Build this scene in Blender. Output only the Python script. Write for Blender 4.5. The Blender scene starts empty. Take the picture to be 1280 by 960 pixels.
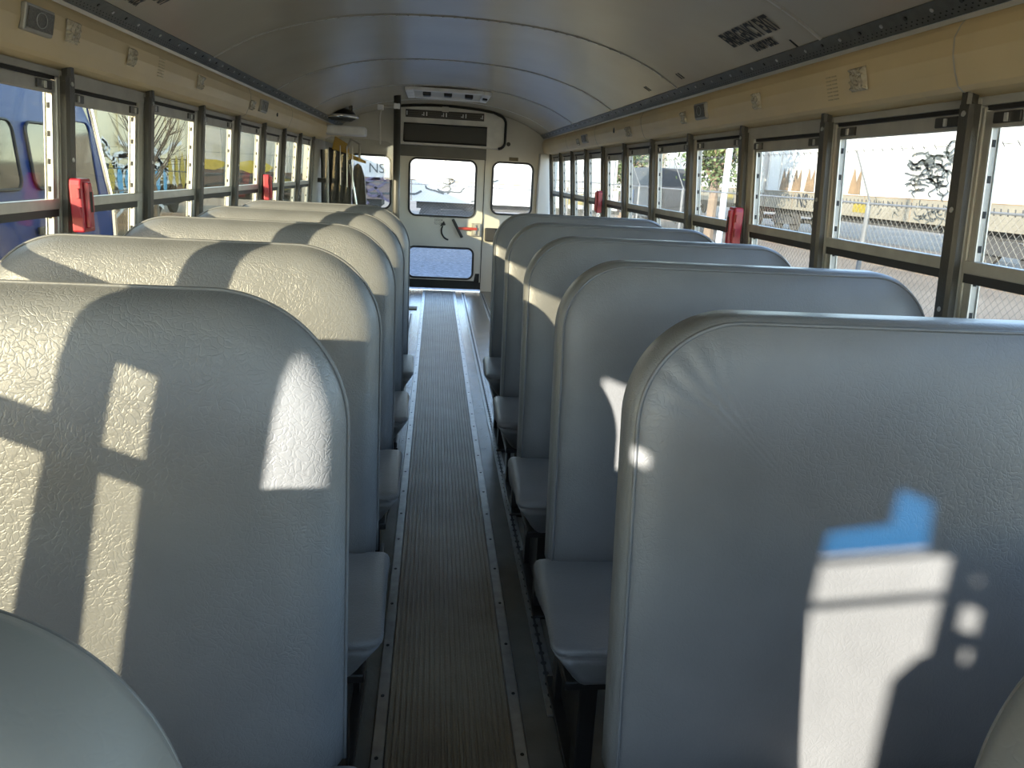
import bpy, bmesh, math, random
from mathutils import Vector, Matrix
random.seed(7)
S = bpy.context.scene
COL = S.collection
PI = math.pi

# ------------------------------------------------------------------ materials
def mk(name, col, rough=.6, metal=0., var=.08, scale=8., bump=0., bscale=60., spec=.5, col2=None, coat=0.):
    m = bpy.data.materials.new(name); m.use_nodes = True
    nt = m.node_tree; N = nt.nodes; L = nt.links
    b = N['Principled BSDF']
    b.inputs['Roughness'].default_value = rough; b.inputs['Metallic'].default_value = metal
    b.inputs['Specular IOR Level'].default_value = spec
    b.inputs['Coat Weight'].default_value = coat
    tc = N.new('ShaderNodeTexCoord')
    n = N.new('ShaderNodeTexNoise'); n.inputs['Scale'].default_value = scale; n.inputs['Detail'].default_value = 5
    L.new(tc.outputs['Object'], n.inputs['Vector'])
    r = N.new('ShaderNodeValToRGB')
    c2 = col2 if col2 else tuple(max(0, c*(1-2*var)) for c in col)
    c1 = col if col2 else tuple(min(1, c*(1+var)) for c in col)
    r.color_ramp.elements[0].position = .32; r.color_ramp.elements[1].position = .68
    r.color_ramp.elements[0].color = (*c2, 1); r.color_ramp.elements[1].color = (*c1, 1)
    L.new(n.outputs['Fac'], r.inputs['Fac']); L.new(r.outputs['Color'], b.inputs['Base Color'])
    if bump:
        n2 = N.new('ShaderNodeTexNoise'); n2.inputs['Scale'].default_value = bscale; n2.inputs['Detail'].default_value = 3
        L.new(tc.outputs['Object'], n2.inputs['Vector'])
        bp = N.new('ShaderNodeBump'); bp.inputs['Strength'].default_value = bump; bp.inputs['Distance'].default_value = .01
        L.new(n2.outputs['Fac'], bp.inputs['Height']); L.new(bp.outputs['Normal'], b.inputs['Normal'])
    return m

def mk_vinyl(name, col, rough=.42, bstr=.4):
    m = mk(name, col, rough, 0, .07, 5., spec=.5)
    nt = m.node_tree; N = nt.nodes; L = nt.links; b = N['Principled BSDF']
    tc = N.new('ShaderNodeTexCoord')
    nz = N.new('ShaderNodeTexNoise'); nz.inputs['Scale'].default_value = 26; nz.inputs['Detail'].default_value = 3
    L.new(tc.outputs['Object'], nz.inputs['Vector'])
    mx = N.new('ShaderNodeVectorMath'); mx.operation = 'MULTIPLY_ADD'
    mx.inputs[1].default_value = (.05, .05, .05)
    L.new(nz.outputs['Color'], mx.inputs[0]); L.new(tc.outputs['Object'], mx.inputs[2])
    v = N.new('ShaderNodeTexVoronoi'); v.feature = 'DISTANCE_TO_EDGE'; v.inputs['Scale'].default_value = 95
    L.new(mx.outputs[0], v.inputs['Vector'])
    cl = N.new('ShaderNodeMapRange'); cl.inputs['From Max'].default_value = .16
    L.new(v.outputs['Distance'], cl.inputs['Value'])
    n3 = N.new('ShaderNodeTexNoise'); n3.inputs['Scale'].default_value = 9; n3.inputs['Detail'].default_value = 2
    L.new(tc.outputs['Object'], n3.inputs['Vector'])
    fine = N.new('ShaderNodeTexNoise'); fine.inputs['Scale'].default_value = 420
    L.new(tc.outputs['Object'], fine.inputs['Vector'])
    a1 = N.new('ShaderNodeMath'); a1.operation = 'MULTIPLY'; L.new(cl.outputs[0], a1.inputs[0]); L.new(n3.outputs['Fac'], a1.inputs[1])
    a2 = N.new('ShaderNodeMath'); a2.operation = 'MULTIPLY_ADD'; a2.inputs[1].default_value = .35
    L.new(fine.outputs['Fac'], a2.inputs[0]); L.new(a1.outputs[0], a2.inputs[2])
    bp = N.new('ShaderNodeBump'); bp.inputs['Strength'].default_value = bstr; bp.inputs['Distance'].default_value = .0018
    L.new(a2.outputs[0], bp.inputs['Height']); L.new(bp.outputs['Normal'], b.inputs['Normal'])
    return m

def mk_glass(name, tint, gloss=.05):
    m = bpy.data.materials.new(name); m.use_nodes = True
    nt = m.node_tree; N = nt.nodes; L = nt.links
    N.remove(N['Principled BSDF']); out = N['Material Output']
    t = N.new('ShaderNodeBsdfTransparent')
    tc = N.new('ShaderNodeTexCoord'); nz = N.new('ShaderNodeTexNoise'); nz.inputs['Scale'].default_value = 6
    L.new(tc.outputs['Object'], nz.inputs['Vector'])
    r = N.new('ShaderNodeValToRGB')
    r.color_ramp.elements[0].color = (*[c*.93 for c in tint], 1); r.color_ramp.elements[1].color = (*tint, 1)
    L.new(nz.outputs['Fac'], r.inputs['Fac']); L.new(r.outputs['Color'], t.inputs['Color'])
    g = N.new('ShaderNodeBsdfGlossy'); g.inputs['Roughness'].default_value = .02
    f = N.new('ShaderNodeFresnel'); f.inputs['IOR'].default_value = 1.35
    sc = N.new('ShaderNodeMath'); sc.operation = 'MULTIPLY_ADD'; sc.inputs[1].default_value = .13; sc.inputs[2].default_value = gloss*.2
    L.new(f.outputs[0], sc.inputs[0])
    mix = N.new('ShaderNodeMixShader')
    L.new(sc.outputs[0], mix.inputs[0]); L.new(t.outputs[0], mix.inputs[1]); L.new(g.outputs[0], mix.inputs[2])
    L.new(mix.outputs[0], out.inputs['Surface'])
    return m

V_GREY = mk_vinyl('grey_vinyl', (.131, .134, .138), .40, .22)
V_GREY2 = mk_vinyl('worn_grey_vinyl', (.150, .155, .160), .42, .40)
V_SMOOTH = mk_vinyl('smooth_grey_vinyl', (.165, .17, .165), .5, .08)
V_PIPE = mk('vinyl_piping', (.12, .125, .132), .45, bump=.1, bscale=300)
M_BLACK = mk('black_painted_steel', (.012, .012, .012), .35, .2, bump=.05)
M_BLACKR = mk('black_rubber', (.015, .015, .016), .6)
M_PILLAR = mk('black_pillar_cover', (.028, .026, .021), .42, bump=.15, bscale=200)
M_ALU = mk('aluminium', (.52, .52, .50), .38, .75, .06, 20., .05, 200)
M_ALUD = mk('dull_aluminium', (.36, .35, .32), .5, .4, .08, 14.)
M_HEAD = mk('grey_window_header', (.34, .33, .295), .5, .1)
M_HOLE = mk('dark_hole', (.01, .01, .01), .8)
M_BEIGE = mk('beige_painted_steel', (.70, .545, .295), .42, 0, .04, 3., .05, 40)
M_CEIL = mk('ceiling_paint', (.46, .405, .315), .27, 0, .035, 2.5, .03, 12, spec=.5)
M_SEAM = mk('ceiling_seam', (.50, .46, .39), .3, .2)
M_RAIL = mk('grey_perforated_rail', (.105, .11, .10), .5, .3, .1, 30.)
M_CREAM = mk('cream_rear_paint', (.56, .54, .48), .45, 0, .04, 3.)
M_FLOOR = mk('dark_floor_rubber', (.125, .12, .10), .24, 0, .12, 7., .12, 90, col2=(.09, .085, .07))
M_MAT = mk('ribbed_mat_rubber', (.215, .18, .12), .42, 0, .2, 6., .15, 120, col2=(.16, .125, .078))
M_STRIP = mk('metal_floor_strip', (.34, .34, .33), .34, .85, .1, 30., .08, 90)
M_RED = mk('red_plastic', (.30, .010, .022), .38, 0, .06, 12.)
M_REDP = mk('red_painted_bar', (.36, .04, .03), .4)
M_WHITE = mk('white_paint', (.80, .81, .82), .4)
M_CHROME = mk('chrome', (.75, .77, .80), .12, 1., .02)
M_YELLOW = mk('yellow_paint', (.62, .36, .03), .45)
M_GRILL = mk('dark_grille', (.055, .055, .05), .55, .2, .3, 160.)
M_SPEAK = mk('grey_speaker_mesh', (.13, .125, .105), .5, .4, .25, 220.)
M_PLAST = mk('crinkled_clear_plastic', (.50, .44, .31), .12, .15, .12, 40., 1.0, 55, spec=.9)
M_TEXT = mk('black_lettering', (.01, .01, .01), .6)
M_TEXTW = mk('white_lettering', (.6, .6, .58), .6)
M_BLUEVAN = mk('blue_car_paint', (.006, .032, .17), .4, .0, .03, spec=.18, coat=.03)
M_VGLASS = mk('dark_car_glass', (.015, .018, .025), .06, .0, .05, spec=.45)
M_TYRE = mk('tyre_rubber', (.02, .02, .02), .8)
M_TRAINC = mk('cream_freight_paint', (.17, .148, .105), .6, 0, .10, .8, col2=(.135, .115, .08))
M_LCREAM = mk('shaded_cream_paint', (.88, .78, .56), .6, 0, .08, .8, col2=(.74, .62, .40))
M_TRAINW = mk('white_freight_paint', (.44, .42, .37), .6, 0, .06, .6)
M_TRAINT = mk('tan_freight_paint', (.19, .15, .09), .65, 0, .12, .7)
M_TRAINP = mk('pinkish_freight_paint', (.15, .098, .075), .65, 0, .12, .7)
M_RUST = mk('rust', (.17, .105, .05), .8, 0, .2, 2.)
M_UNDER = mk('dark_underframe', (.035, .033, .03), .8)
M_GRAF = [mk('graffiti_'+n, c, .6) for n, c in (('black', (.040, .043, .038)), ('white', (.85, .85, .85)), ('blue', (.12, .42, .70)), ('yellow', (.55, .40, .06)), ('purple', (.085, .06, .10)))]
M_LBRICK = mk('shaded_brick_paint', (.55, .30, .24), .65, 0, .12, .7)
M_YSTRIPE = mk('yellow_reflector', (.20, .145, .005), .5)
M_FENCE = mk('galvanised_wire', (.15, .135, .10), .5)
M_POST = mk('galvanised_post', (.10, .10, .095), .5)
M_GROUND = mk('gravel_ground', (.165, .12, .075), .9, 0, .3, .35, .6, 9., col2=(.11, .075, .042))
M_BALLAST = mk('rail_ballast', (.15, .095, .05), .95, 0, .3, 1.2, .8, 14.)
M_ROAD = mk('pale_road', (.20, .18, .15), .9, 0, .08, .8)
M_BARK = mk('bark', (.16, .11, .07), .9, 0, .2, 20.)
M_LEAF = mk('leaves', (.075, .105, .03), .7, 0, .4, 3.)
M_BLUE = mk('blue_tarp', (.04, .09, .17), .6)
G_SIDE = mk_glass('tinted_side_glass', (.69, .66, .56))
G_RIGHT = mk_glass('side_glass', (.86, .87, .86))
G_REAR = mk_glass('rear_glass', (.88, .90, .92))
G_PLEXI = mk_glass('plexiglass', (.90, .90, .88), .12)
G_BLUEV = mk_glass('blue_visor', (.10, .50, .85))

# ------------------------------------------------------------------ mesh builder
class MB:
    def __init__(s): s.v = []; s.f = []
    def add(s, vs, fs):
        o = len(s.v); s.v += [tuple(v) for v in vs]; s.f += [tuple(i+o for i in f) for f in fs]; return s
    def box(s, a, b, fn=None):
        x0, y0, z0 = a; x1, y1, z1 = b
        vs = [(x0,y0,z0),(x1,y0,z0),(x1,y1,z0),(x0,y1,z0),(x0,y0,z1),(x1,y0,z1),(x1,y1,z1),(x0,y1,z1)]
        if fn: vs = [fn(*v) for v in vs]
        return s.add(vs, [(0,3,2,1),(4,5,6,7),(0,1,5,4),(1,2,6,5),(2,3,7,6),(3,0,4,7)])
    def tube(s, pts, r, n=8, cap=True):
        pts = [Vector(p) for p in pts]; rs = r if isinstance(r, (list, tuple)) else [r]*len(pts)
        vs = []; fs = []; up = None
        for i, p in enumerate(pts):
            t = (pts[min(i+1, len(pts)-1)]-pts[max(i-1, 0)]).normalized()
            if up is None:
                up = t.orthogonal().normalized()
            else:
                up = (up-t*up.dot(t)).normalized()
            w = t.cross(up)
            for k in range(n):
                a = 2*PI*k/n; vs.append(p+(up*math.cos(a)+w*math.sin(a))*rs[i])
        for i in range(len(pts)-1):
            for k in range(n):
                fs.append((i*n+k, i*n+(k+1)%n, (i+1)*n+(k+1)%n, (i+1)*n+k))
        if cap:
            fs.append(tuple(reversed(range(n)))); fs.append(tuple((len(pts)-1)*n+k for k in range(n)))
        return s.add(vs, fs)
    def disc(s, c, axis, r, h, n=16):
        c = Vector(c); a = Vector(axis).normalized(); return s.tube([c, c+a*h], r, n)
    def prism(s, poly, fa, fb):
        n = len(poly); vs = [fa(*p) for p in poly]+[fb(*p) for p in poly]
        return s.add(vs, [tuple(range(n)), tuple(range(2*n-1, n-1, -1))]+[(i, i+n, (i+1)%n+n, (i+1)%n) for i in range(n)])
    def build(s, name, mat, parent=None, smooth=False, bevel=0., seg=2, merge=False):
        me = bpy.data.meshes.new(name); me.from_pydata([tuple(v) for v in s.v], [], s.f)
        bm = bmesh.new(); bm.from_mesh(me)
        if merge: bmesh.ops.remove_doubles(bm, verts=bm.verts, dist=1e-5)
        bmesh.ops.recalc_face_normals(bm, faces=bm.faces)
        bm.to_mesh(me); bm.free()
        if smooth:
            for p in me.polygons: p.use_smooth = True
        me.materials.append(mat)
        o = bpy.data.objects.new(name, me); COL.objects.link(o)
        if parent: o.parent = parent
        if bevel:
            m = o.modifiers.new('bevel', 'BEVEL'); m.width = bevel; m.segments = seg; m.limit_method = 'ANGLE'; m.angle_limit = .6
        return o

def empty(name, loc=(0,0,0), rz=0.):
    o = bpy.data.objects.new(name, None); COL.objects.link(o); o.location = loc; o.rotation_euler = (0,0,rz)
    o.empty_display_size = .05; return o
def tag(o, label=None, cat=None, group=None, kind=None):
    if label: o['label'] = label
    if cat: o['category'] = cat
    if group: o['group'] = group
    if kind: o['kind'] = kind
    return o
def struct(o, label=None, cat=None): return tag(o, label, cat, kind='structure')
def copy_tree(o, parent=None):
    c = o.copy(); COL.objects.link(c)
    if parent: c.parent = parent
    for ch in o.children: copy_tree(ch, c)
    return c
def text_mesh(body, size, M, mat, name, parent=None, sx=1., align='CENTER', extrude=0., bold=0.):
    cu = bpy.data.curves.new('t', 'FONT'); cu.body = body; cu.size = size; cu.align_x = align; cu.align_y = 'CENTER'; cu.extrude = extrude; cu.offset = bold
    ob = bpy.data.objects.new('t', cu); COL.objects.link(ob)
    bpy.context.view_layer.update()
    me = bpy.data.meshes.new_from_object(ob.evaluated_get(bpy.context.evaluated_depsgraph_get()))
    bpy.data.objects.remove(ob)
    me.transform(Matrix.Diagonal((sx,1,1,1))); me.transform(M); me.materials.clear(); me.materials.append(mat)
    o = bpy.data.objects.new(name, me); COL.objects.link(o)
    if parent: o.parent = parent
    return o
def frame_matrix(o, x, y):           # local x, y axes -> world
    x = Vector(x).normalized(); y = Vector(y); y = (y-x*y.dot(x)).normalized(); z = x.cross(y)
    return Matrix(((x[0],y[0],z[0],o[0]),(x[1],y[1],z[1],o[1]),(x[2],y[2],z[2],o[2]),(0,0,0,1)))

# ------------------------------------------------------------------ camera
F, PITCH, YAW, ROLL = 961., .265, .109, .054
CAMP = Vector((-.0645, 0, 1.290))
cy, sy, cp, sp = math.cos(YAW), math.sin(YAW), math.cos(PITCH), math.sin(PITCH)
fwd = Vector((sy*cp, cy*cp, -sp)); rt = Vector((cy, -sy, 0)); upv = rt.cross(fwd)
cr, sr = math.cos(ROLL), math.sin(ROLL)
rt, upv = cr*rt+sr*upv, -sr*rt+cr*upv
cam = bpy.data.cameras.new('camera'); cam.sensor_width = 36; cam.lens = F/1280*36; cam.clip_start = .02; cam.clip_end = 600
co = bpy.data.objects.new('camera', cam); COL.objects.link(co); S.camera = co
co.matrix_world = Matrix(((rt[0],upv[0],-fwd[0],CAMP[0]),(rt[1],upv[1],-fwd[1],CAMP[1]),(rt[2],upv[2],-fwd[2],CAMP[2]),(0,0,0,1)))

# ------------------------------------------------------------------ bus dimensions
YR, YF = 8.68, -1.8                   # rear wall, front wall
PITCHW = .668                         # window pitch
def wx(z): return 1.145+max(0., 1.515-max(z, .78))*.08
PR = [1.75+PITCHW*i for i in range(-4, 11)]            # right pillar centres
PL = [.405]+[1.172+PITCHW*i for i in range(0, 10)]      # left pillar centres
GROUND = -1.0

# ---- floor, mat, strips, tracks
struct(MB().box((-1.24, YF, -.06), (1.24, YR, 0)).build('floor', M_FLOOR))
m = MB(); nr = 21; w = .296/nr
for k in range(nr):
    x = -.148+k*w
    m.prism([(x, .001), (x, .006), (x+w*.18, .0095), (x+w*.62, .0095), (x+w*.8, .006), (x+w, .006), (x+w, .001)], lambda a, b: (a, YF+.02, b), lambda a, b: (a, 8.55, b))
tag(m.build('aisle_mat', M_MAT), 'long ribbed dark rubber mat running down the centre aisle', 'floor mat')
for i, sg in enumerate((-1, 1)):
    mm = MB(); x = sg*.1635
    mm.prism([(x-.016, .001), (x-.013, .009), (x+.013, .009), (x+.016, .001)], lambda a, b: (a, YF+.02, b), lambda a, b: (a, 8.55, b))
    o = struct(mm.build('trim_%d' % (i+1), M_STRIP))
    mm = MB()
    for k in range(34): mm.disc((x+sg*.002, 1.25+k*.215, .009), (0,0,1), .0048, .0012, 8)
    mm.build('screw', M_HOLE, o)
def track(x, y0, y1, label):
    r = MB().box((x-.018, y0, .0005), (x+.018, y1, .006)).build('floor_track', M_STRIP)
    tag(r, label, 'floor track', 'anchor tracks set in the floor')
    mm = MB(); y = y0+.03
    mm.box((x-.0035, y0+.01, .006), (x+.0035, y1-.01, .0066))
    while y < y1-.02:
        mm.disc((x, y, .006), (0,0,1), .0085, .0008, 8); y += .045
    mm.build('track_slot', M_HOLE, r)
track(.262, 1.6, 8.5, 'slotted metal floor track just right of the ribbed aisle mat')
track(.47, 4.9, 8.5, 'slotted metal floor track far right, ending near the rear door post')
track(-.262, 4.9, 7.1, 'slotted metal floor track left of the aisle mat behind the last seat')
tag(MB().box((-.30, 7.33, .0005), (-.215, 7.47, .010)).build('floor_latch', mk('brown_plate', (.10, .085, .03), .6), bevel=.002),
    'small brown rectangular plate on the floor left of the mat near the rear door', 'floor plate')

# ---- side walls below and above the windows
def side_wall(sg, y0, y1, name):
    m = MB(); f = lambda d, y, z: (sg*(wx(z)+d), y, z)
    m.box((.0, y0, 0), (.06, y1, .80), f)
    m.box((.012, y0, 1.492), (.05, y1, 1.60), f)
    for c in (PR if sg > 0 else PL):
        if y0 <= c <= y1: w_ = .005 if c == .405 else .026; m.box((.002, c-w_, .78), (.032, c+w_, 1.51), f)
    return m
mr = side_wall(1, YF, YR+.04, 'wall_right'); struct(mr.build('wall_right', M_HEAD))
ml = side_wall(-1, .40, YR+.04, 'wall_left')
fl = lambda d, y, z: (-(wx(z)+d), y, z)
# left wall past the last window: lift door panel
ml.box((.004, PL[-1]+.02, .78), (.07, YR+.04, 1.51), fl)
struct(ml.build('wall_left', M_HEAD))

# ---- headers, rails and ceiling (profiles swept along the bus)
hp = [(1.092, 1.674), (1.083, 1.66), (1.074, 1.636), (1.078, 1.60), (1.090, 1.565), (1.104, 1.536), (1.118, 1.526), (1.136, 1.521), (1.161, 1.515), (1.20, 1.515), (1.20, 1.69), (1.12, 1.69)]
cps = [(0, 1.957), (.15, 1.955), (.3, 1.946), (.46, 1.930), (.6, 1.905), (.72, 1.872), (.84, 1.835), (.94, 1.788), (1.02, 1.742), (1.072, 1.708), (1.10, 1.69)]
def csm(x):
    x = abs(x)
    for (a, b), (c, d) in zip(cps, cps[1:]):
        if x <= c: return b+(d-b)*(x-a)/(c-a)
    return cps[-1][1]
def ceilz(x):                                         # smoothed profile
    return (csm(x-.05)+2*csm(x)+csm(x+.05))/4 if abs(x) < 1.02 else csm(x)
tn = 3
for sg in (-1, 1):
    o = struct(MB().prism([(sg*a, b) for a, b in hp], lambda a, b: (a, YF, b), lambda a, b: (a, YR, b)).build('trim_%d' % tn, M_BEIGE, smooth=False)); tn += 1
    joints = [1.75, 4.48, 5.8, 7.1] if sg > 0 else [4.55, 5.81]
    for j in joints:
        mm = MB()
        prof = hp[:9]
        for (a, b), (c, d) in zip(prof, prof[1:]):
            n = Vector((-(d-b), (c-a))).normalized()*.0012
            if n.x > 0: n = -n
            mm.add([(sg*(a+n.x), j-.003, b+n.y), (sg*(c+n.x), j-.003, d+n.y), (sg*(c+n.x), j+.003, d+n.y), (sg*(a+n.x), j+.003, b+n.y)], [(0,1,2,3)])
        mm.build('panel_joint', M_SEAM if j < 2 else M_GRILL, o)
    # perforated rail in the corner between ceiling and header
    rp = [(1.052, 1.728), (1.047, 1.720), (1.086, 1.684), (1.092, 1.690)]
    o = struct(MB().prism([(sg*a, b) for a, b in rp], lambda a, b: (a, YF, b), lambda a, b: (a, YR, b)).build('trim_%d' % tn, M_RAIL)); tn += 1
    d = Vector((1.086-1.047, 1.684-1.720)); n = Vector((d.y, -d.x)).normalized()
    if n.x > 0: n = -n
    def on(t, e): return (1.047+d.x*t+n.x*e, 1.720+d.y*t+n.y*e)
    mh = MB(); mv = MB(); md = MB()
    y = 1.2
    while y < 5.5:
        for t in (.62, .80):
            yy = y+(.011 if t > .7 else 0)
            a = on(t-.035, .0006); b = on(t+.035, .0006)
            mh.add([(sg*a[0], yy-.003, a[1]), (sg*b[0], yy-.003, b[1]), (sg*b[0], yy+.003, b[1]), (sg*a[0], yy+.003, a[1])], [(0,1,2,3)])
        y += .022
    for k in range(70):
        y = 1.1+k*.105; c = on(.36, 0); (mv if k % 2 else md).disc((sg*c[0], y, c[1]), (sg*n.x, 0, n.y), .0055, .003, 8)
    mh.build('perforation', M_HOLE, o); mv.build('rivet', M_ALU, o); md.build('dark_rivet', M_BLACK, o)
    # pale lip under the rail
    lp = [(1.088, 1.685), (1.082, 1.681), (1.086, 1.672), (1.094, 1.674)]
    MB().prism([(sg*a, b) for a, b in lp], lambda a, b: (a, YF, b), lambda a, b: (a, YR, b)).build('rail_lip', M_SEAM, o)
NX = 48
xs = [-1.10+2.20*i/NX for i in range(NX+1)]
m = MB(); ys = [YF+(YR-YF)*j/20 for j in range(21)]
m.add([(x, y, ceilz(x)) for y in ys for x in xs], [(j*(NX+1)+i, j*(NX+1)+i+1, (j+1)*(NX+1)+i+1, (j+1)*(NX+1)+i) for j in range(20) for i in range(NX)])
m.add([(x, y, ceilz(x)+.06) for y in ys for x in xs], [(j*(NX+1)+i, j*(NX+1)+i+1, (j+1)*(NX+1)+i+1, (j+1)*(NX+1)+i) for j in range(20) for i in range(NX)])
ceil = struct(m.build('ceiling', M_CEIL, smooth=True))
for y in (-.45, .95, 2.35, 3.75, 5.15, 6.62, 7.95):
    m = MB(); q = [x*.955 for x in xs]
    for (a, b) in zip(q, q[1:]):
        za, zb = ceilz(a)-.0005, ceilz(b)-.0005
        m.add([(a, y-.011, za), (b, y-.011, zb), (b, y-.004, zb-.004), (a, y-.004, za-.004), (b, y+.006, zb-.004), (a, y+.006, za-.004), (b, y+.006, zb), (a, y+.006, za)], [(0,1,2,3), (3,2,4,5), (5,4,6,7)])
    for k in range(1, 40):
        x = -1.02+k*.051; m.disc((x, y-.001, ceilz(x)-.0045), (0,0,-1), .004, .0022, 6)
    m.build('ceiling_seam', M_SEAM, ceil)
for x, y, z in ((1.035, 2.50, 0), (1.0, 3.55, 0), (1.0, 3.58, 0), (1.0, 4.1, 0), (1.0, 4.13, 0), (-.86, 7.55, 0)):
    zz = ceilz(x); s_ = -math.copysign(.55, x)
    MB().box((-.016, -.006, -.0015), (.016, .006, .001), lambda a, b, c: (x+a, y+b, zz+c+a*(ceilz(x+.01)-ceilz(x-.01))/.02)).build('ceiling_slot', M_HOLE, ceil)
# exit lettering on the ceiling above the emergency windows
for sg in (-1, 1):
    for body, x, sz, sxx in (('EMERGENCY EXIT', .945, .098, .50), ('DO NOT BLOCK', 1.003, .045, .50)):
        dz = (ceilz(x+.02)-ceilz(x-.02))/.04
        upd = (-sg, 0, -dz) if True else 0
        o_ = (sg*x, 2.66-.0*sg, ceilz(x)-.003)
        M = frame_matrix(o_, (0, -sg, 0), (-sg, 0, -dz))
        text_mesh(body, sz, M, M_TEXT, 'exit_lettering', ceil, sx=sxx, bold=.0035)

# ------------------------------------------------------------------ side windows
wn = 1
def side_window(sg, c0, c1, emergency, glass):
    """one bay between pillar centres c0 < c1"""
    global wn
    root = struct(empty('window_%d' % wn, (0,0,0))); wn += 1
    f = lambda d, y, z: (sg*(wx(z)+d), y, z)
    a, b = c0+(.026 if c0 != .405 else .006), c1-.026
    zt = 1.447 if not emergency else 1.425
    jw = .028 if not emergency else .062
    frame_m = M_ALU if not emergency else M_HEAD
    m = MB()
    m.box((.004, a, .79), (.030, a+(.006 if c0 == .405 else .010), zt+.045), f)
    m.box((.006, b-.012-(jw-.028), .79), (.034, b, zt+.045), f)
    m.box((.010, b-.034-(jw-.028), .80), (.032, b-.012-(jw-.028), zt+.02), f)
    m.box((.006, a, .775), (.034, b, .805), f)
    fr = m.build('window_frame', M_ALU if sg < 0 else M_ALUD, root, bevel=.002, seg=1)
    jy = b-.034-(jw-.028)
    if emergency:
        mm = MB(); mm.box((.003, b-.05, .79), (.02, b-.004, zt+.06), f); mm.build('exit_jamb', M_HEAD, root, bevel=.004)
    mh = MB()
    for k in range(8):
        z = .86+k*.078
        if abs(z-1.14) < .03: continue
        mh.box((.016, jy-.0012, z), (.024, jy, z+.016), f)
    mh.build('track_slot', M_HOLE, root)
    ms = MB()
    for d0 in (.0085, .0285):
        ms.box((d0, jy-.004, .80), (d0+.003, jy+.002, zt), f)
    ms.build('track_rib', M_ALU, root)
    # top: flat panel, dark gap, sash rail with two latches
    m = MB(); m.box((.004, a, zt+.048), (.034, b, 1.512), f); m.build('head_panel', M_HEAD, root)
    m = MB(); m.box((.012, a+.01, zt+.038), (.034, b-.01, zt+.048), f); m.build('sash_gap', M_HOLE, root)
    m = MB(); m.box((.010, a+.008, zt), (.028, b-.012, zt+.036), f); tr = m.build('sash_rail', M_ALUD, root, bevel=.002, seg=1)
    for (u, v) in ((a+.03, a+.115), (b-.125, b-.04)):
        l = MB().box((.005, u, zt+.008), (.016, v, zt+.032), f).build('sash_latch', M_BLACK, tr, bevel=.002, seg=1)
        q = (u+v)/2
        MB().box((.001, q-.006, zt+.010), (.006, q+.003, zt+.028), f).build('latch_tab', M_ALU, l)
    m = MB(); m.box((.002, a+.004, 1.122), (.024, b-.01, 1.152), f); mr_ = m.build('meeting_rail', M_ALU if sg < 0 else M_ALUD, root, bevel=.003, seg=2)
    m = MB(); m.box((.006, a+.004, 1.100), (.024, b-.01, 1.122), f); m.build('rail_seal', M_BLACKR, mr_)
    pa = MB().box((.018, a+.006, 1.15), (.0205, b-.03, zt+.004), f).build('upper_pane', glass, root)
    pb = MB().box((.026, a+.006, .80), (.0285, b-.03, 1.11), f).build('lower_pane', glass, root)
def emer(c): return any(abs(c-e) < .2 for e in (2.42, 5.09, -.25))
for a, b in zip(PR, PR[1:]): side_window(1, a, b, emer(a), G_RIGHT)
for a, b in zip(PL[:10], PL[1:11]): side_window(-1, a, b, emer(a-.09), G_SIDE)

# black covers on the pillars between windows
def pillar(sg, c):
    global tn
    f = lambda d, y, z: (sg*(wx(z)+d), y, z)
    m = MB(); hw = .028
    sec = [(-hw, .002), (-hw, -.014), (-hw+.008, -.022), (hw-.016, -.022), (hw-.010, -.010), (hw, -.010), (hw, .002)]
    for z0, z1, s0 in ((.74, 1.498, 1.), (1.498, 1.53, .62)):
        sc = [(u*s0-(1-s0)*-.006, v) for u, v in sec]
        m.prism(sc, lambda u, v: f(v, c+u, z0), lambda u, v: f(v, c+u, z1))
    o = struct(m.build('trim_%d' % tn, M_PILLAR)); tn += 1
    ms = MB()
    for z in (1.478, 1.265, 1.03): ms.disc(f(-.022, c-.006, z), (-sg, 0, .08), .0065, .003, 10)
    ms.build('screw', M_ALU, o)
for c in PR: pillar(1, c)
for c in PL[1:11]: pillar(-1, c)

# red emergency exit latches on the pillars
def red_latch(sg, c, label):
    zb = 1.055; X = sg*(wx(1.13)-.028)
    r = empty('exit_latch', (X, c, zb)); tag(r, label, 'window latch', 'red emergency exit latches on the window pillars')
    f = lambda d, y, z: (sg*d - 0*sg, y, z)
    g = lambda d, y, z: (-sg*d+sg*(1.13-1.055-z)*-.0, y, z)
    m = MB()
    m.prism([(-.042, 0), (.036, 0), (.036, .05), (.044, .06), (.044, .118), (.030, .128), (.030, .158), (-.036, .158), (-.042, .14)],
            lambda y, z: g(0.0, y, z), lambda y, z: g(.036, y, z))
    m.build('latch_cover', M_RED, r, bevel=.006, seg=3)
    m = MB(); m.prism([(-.030, .012), (-.002, .012), (.006, .10), (.002, .148), (-.026, .148)], lambda y, z: g(.034, y, z), lambda y, z: g(.050, y, z))
    m.build('latch_lever', M_RED, r, bevel=.005, seg=2)
    m = MB()
    for z in (.045, .10): MB().box((.026, -.054, z), (.034, -.040, z+.030), lambda d, y, zz: g(d, y, zz)).build('latch_tab', M_RED, r, bevel=.002)
    m = MB(); m.box((.051, -.022, .06), (.0515, -.006, .12), lambda d, y, zz: g(d, y, zz)); m.build('latch_slot', M_HOLE, r)
red_latch(1, PR[6]-.04, 'near red plastic exit latch on the right window pillar')
red_latch(1, PR[10]-.03, 'far small red exit latch on the right window pillars near the back')
red_latch(-1, PL[3]-.0, 'near red plastic exit latch on the left window pillar')
red_latch(-1, PL[7]-.0, 'far small red exit latch on the left windows behind the seats')

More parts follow.
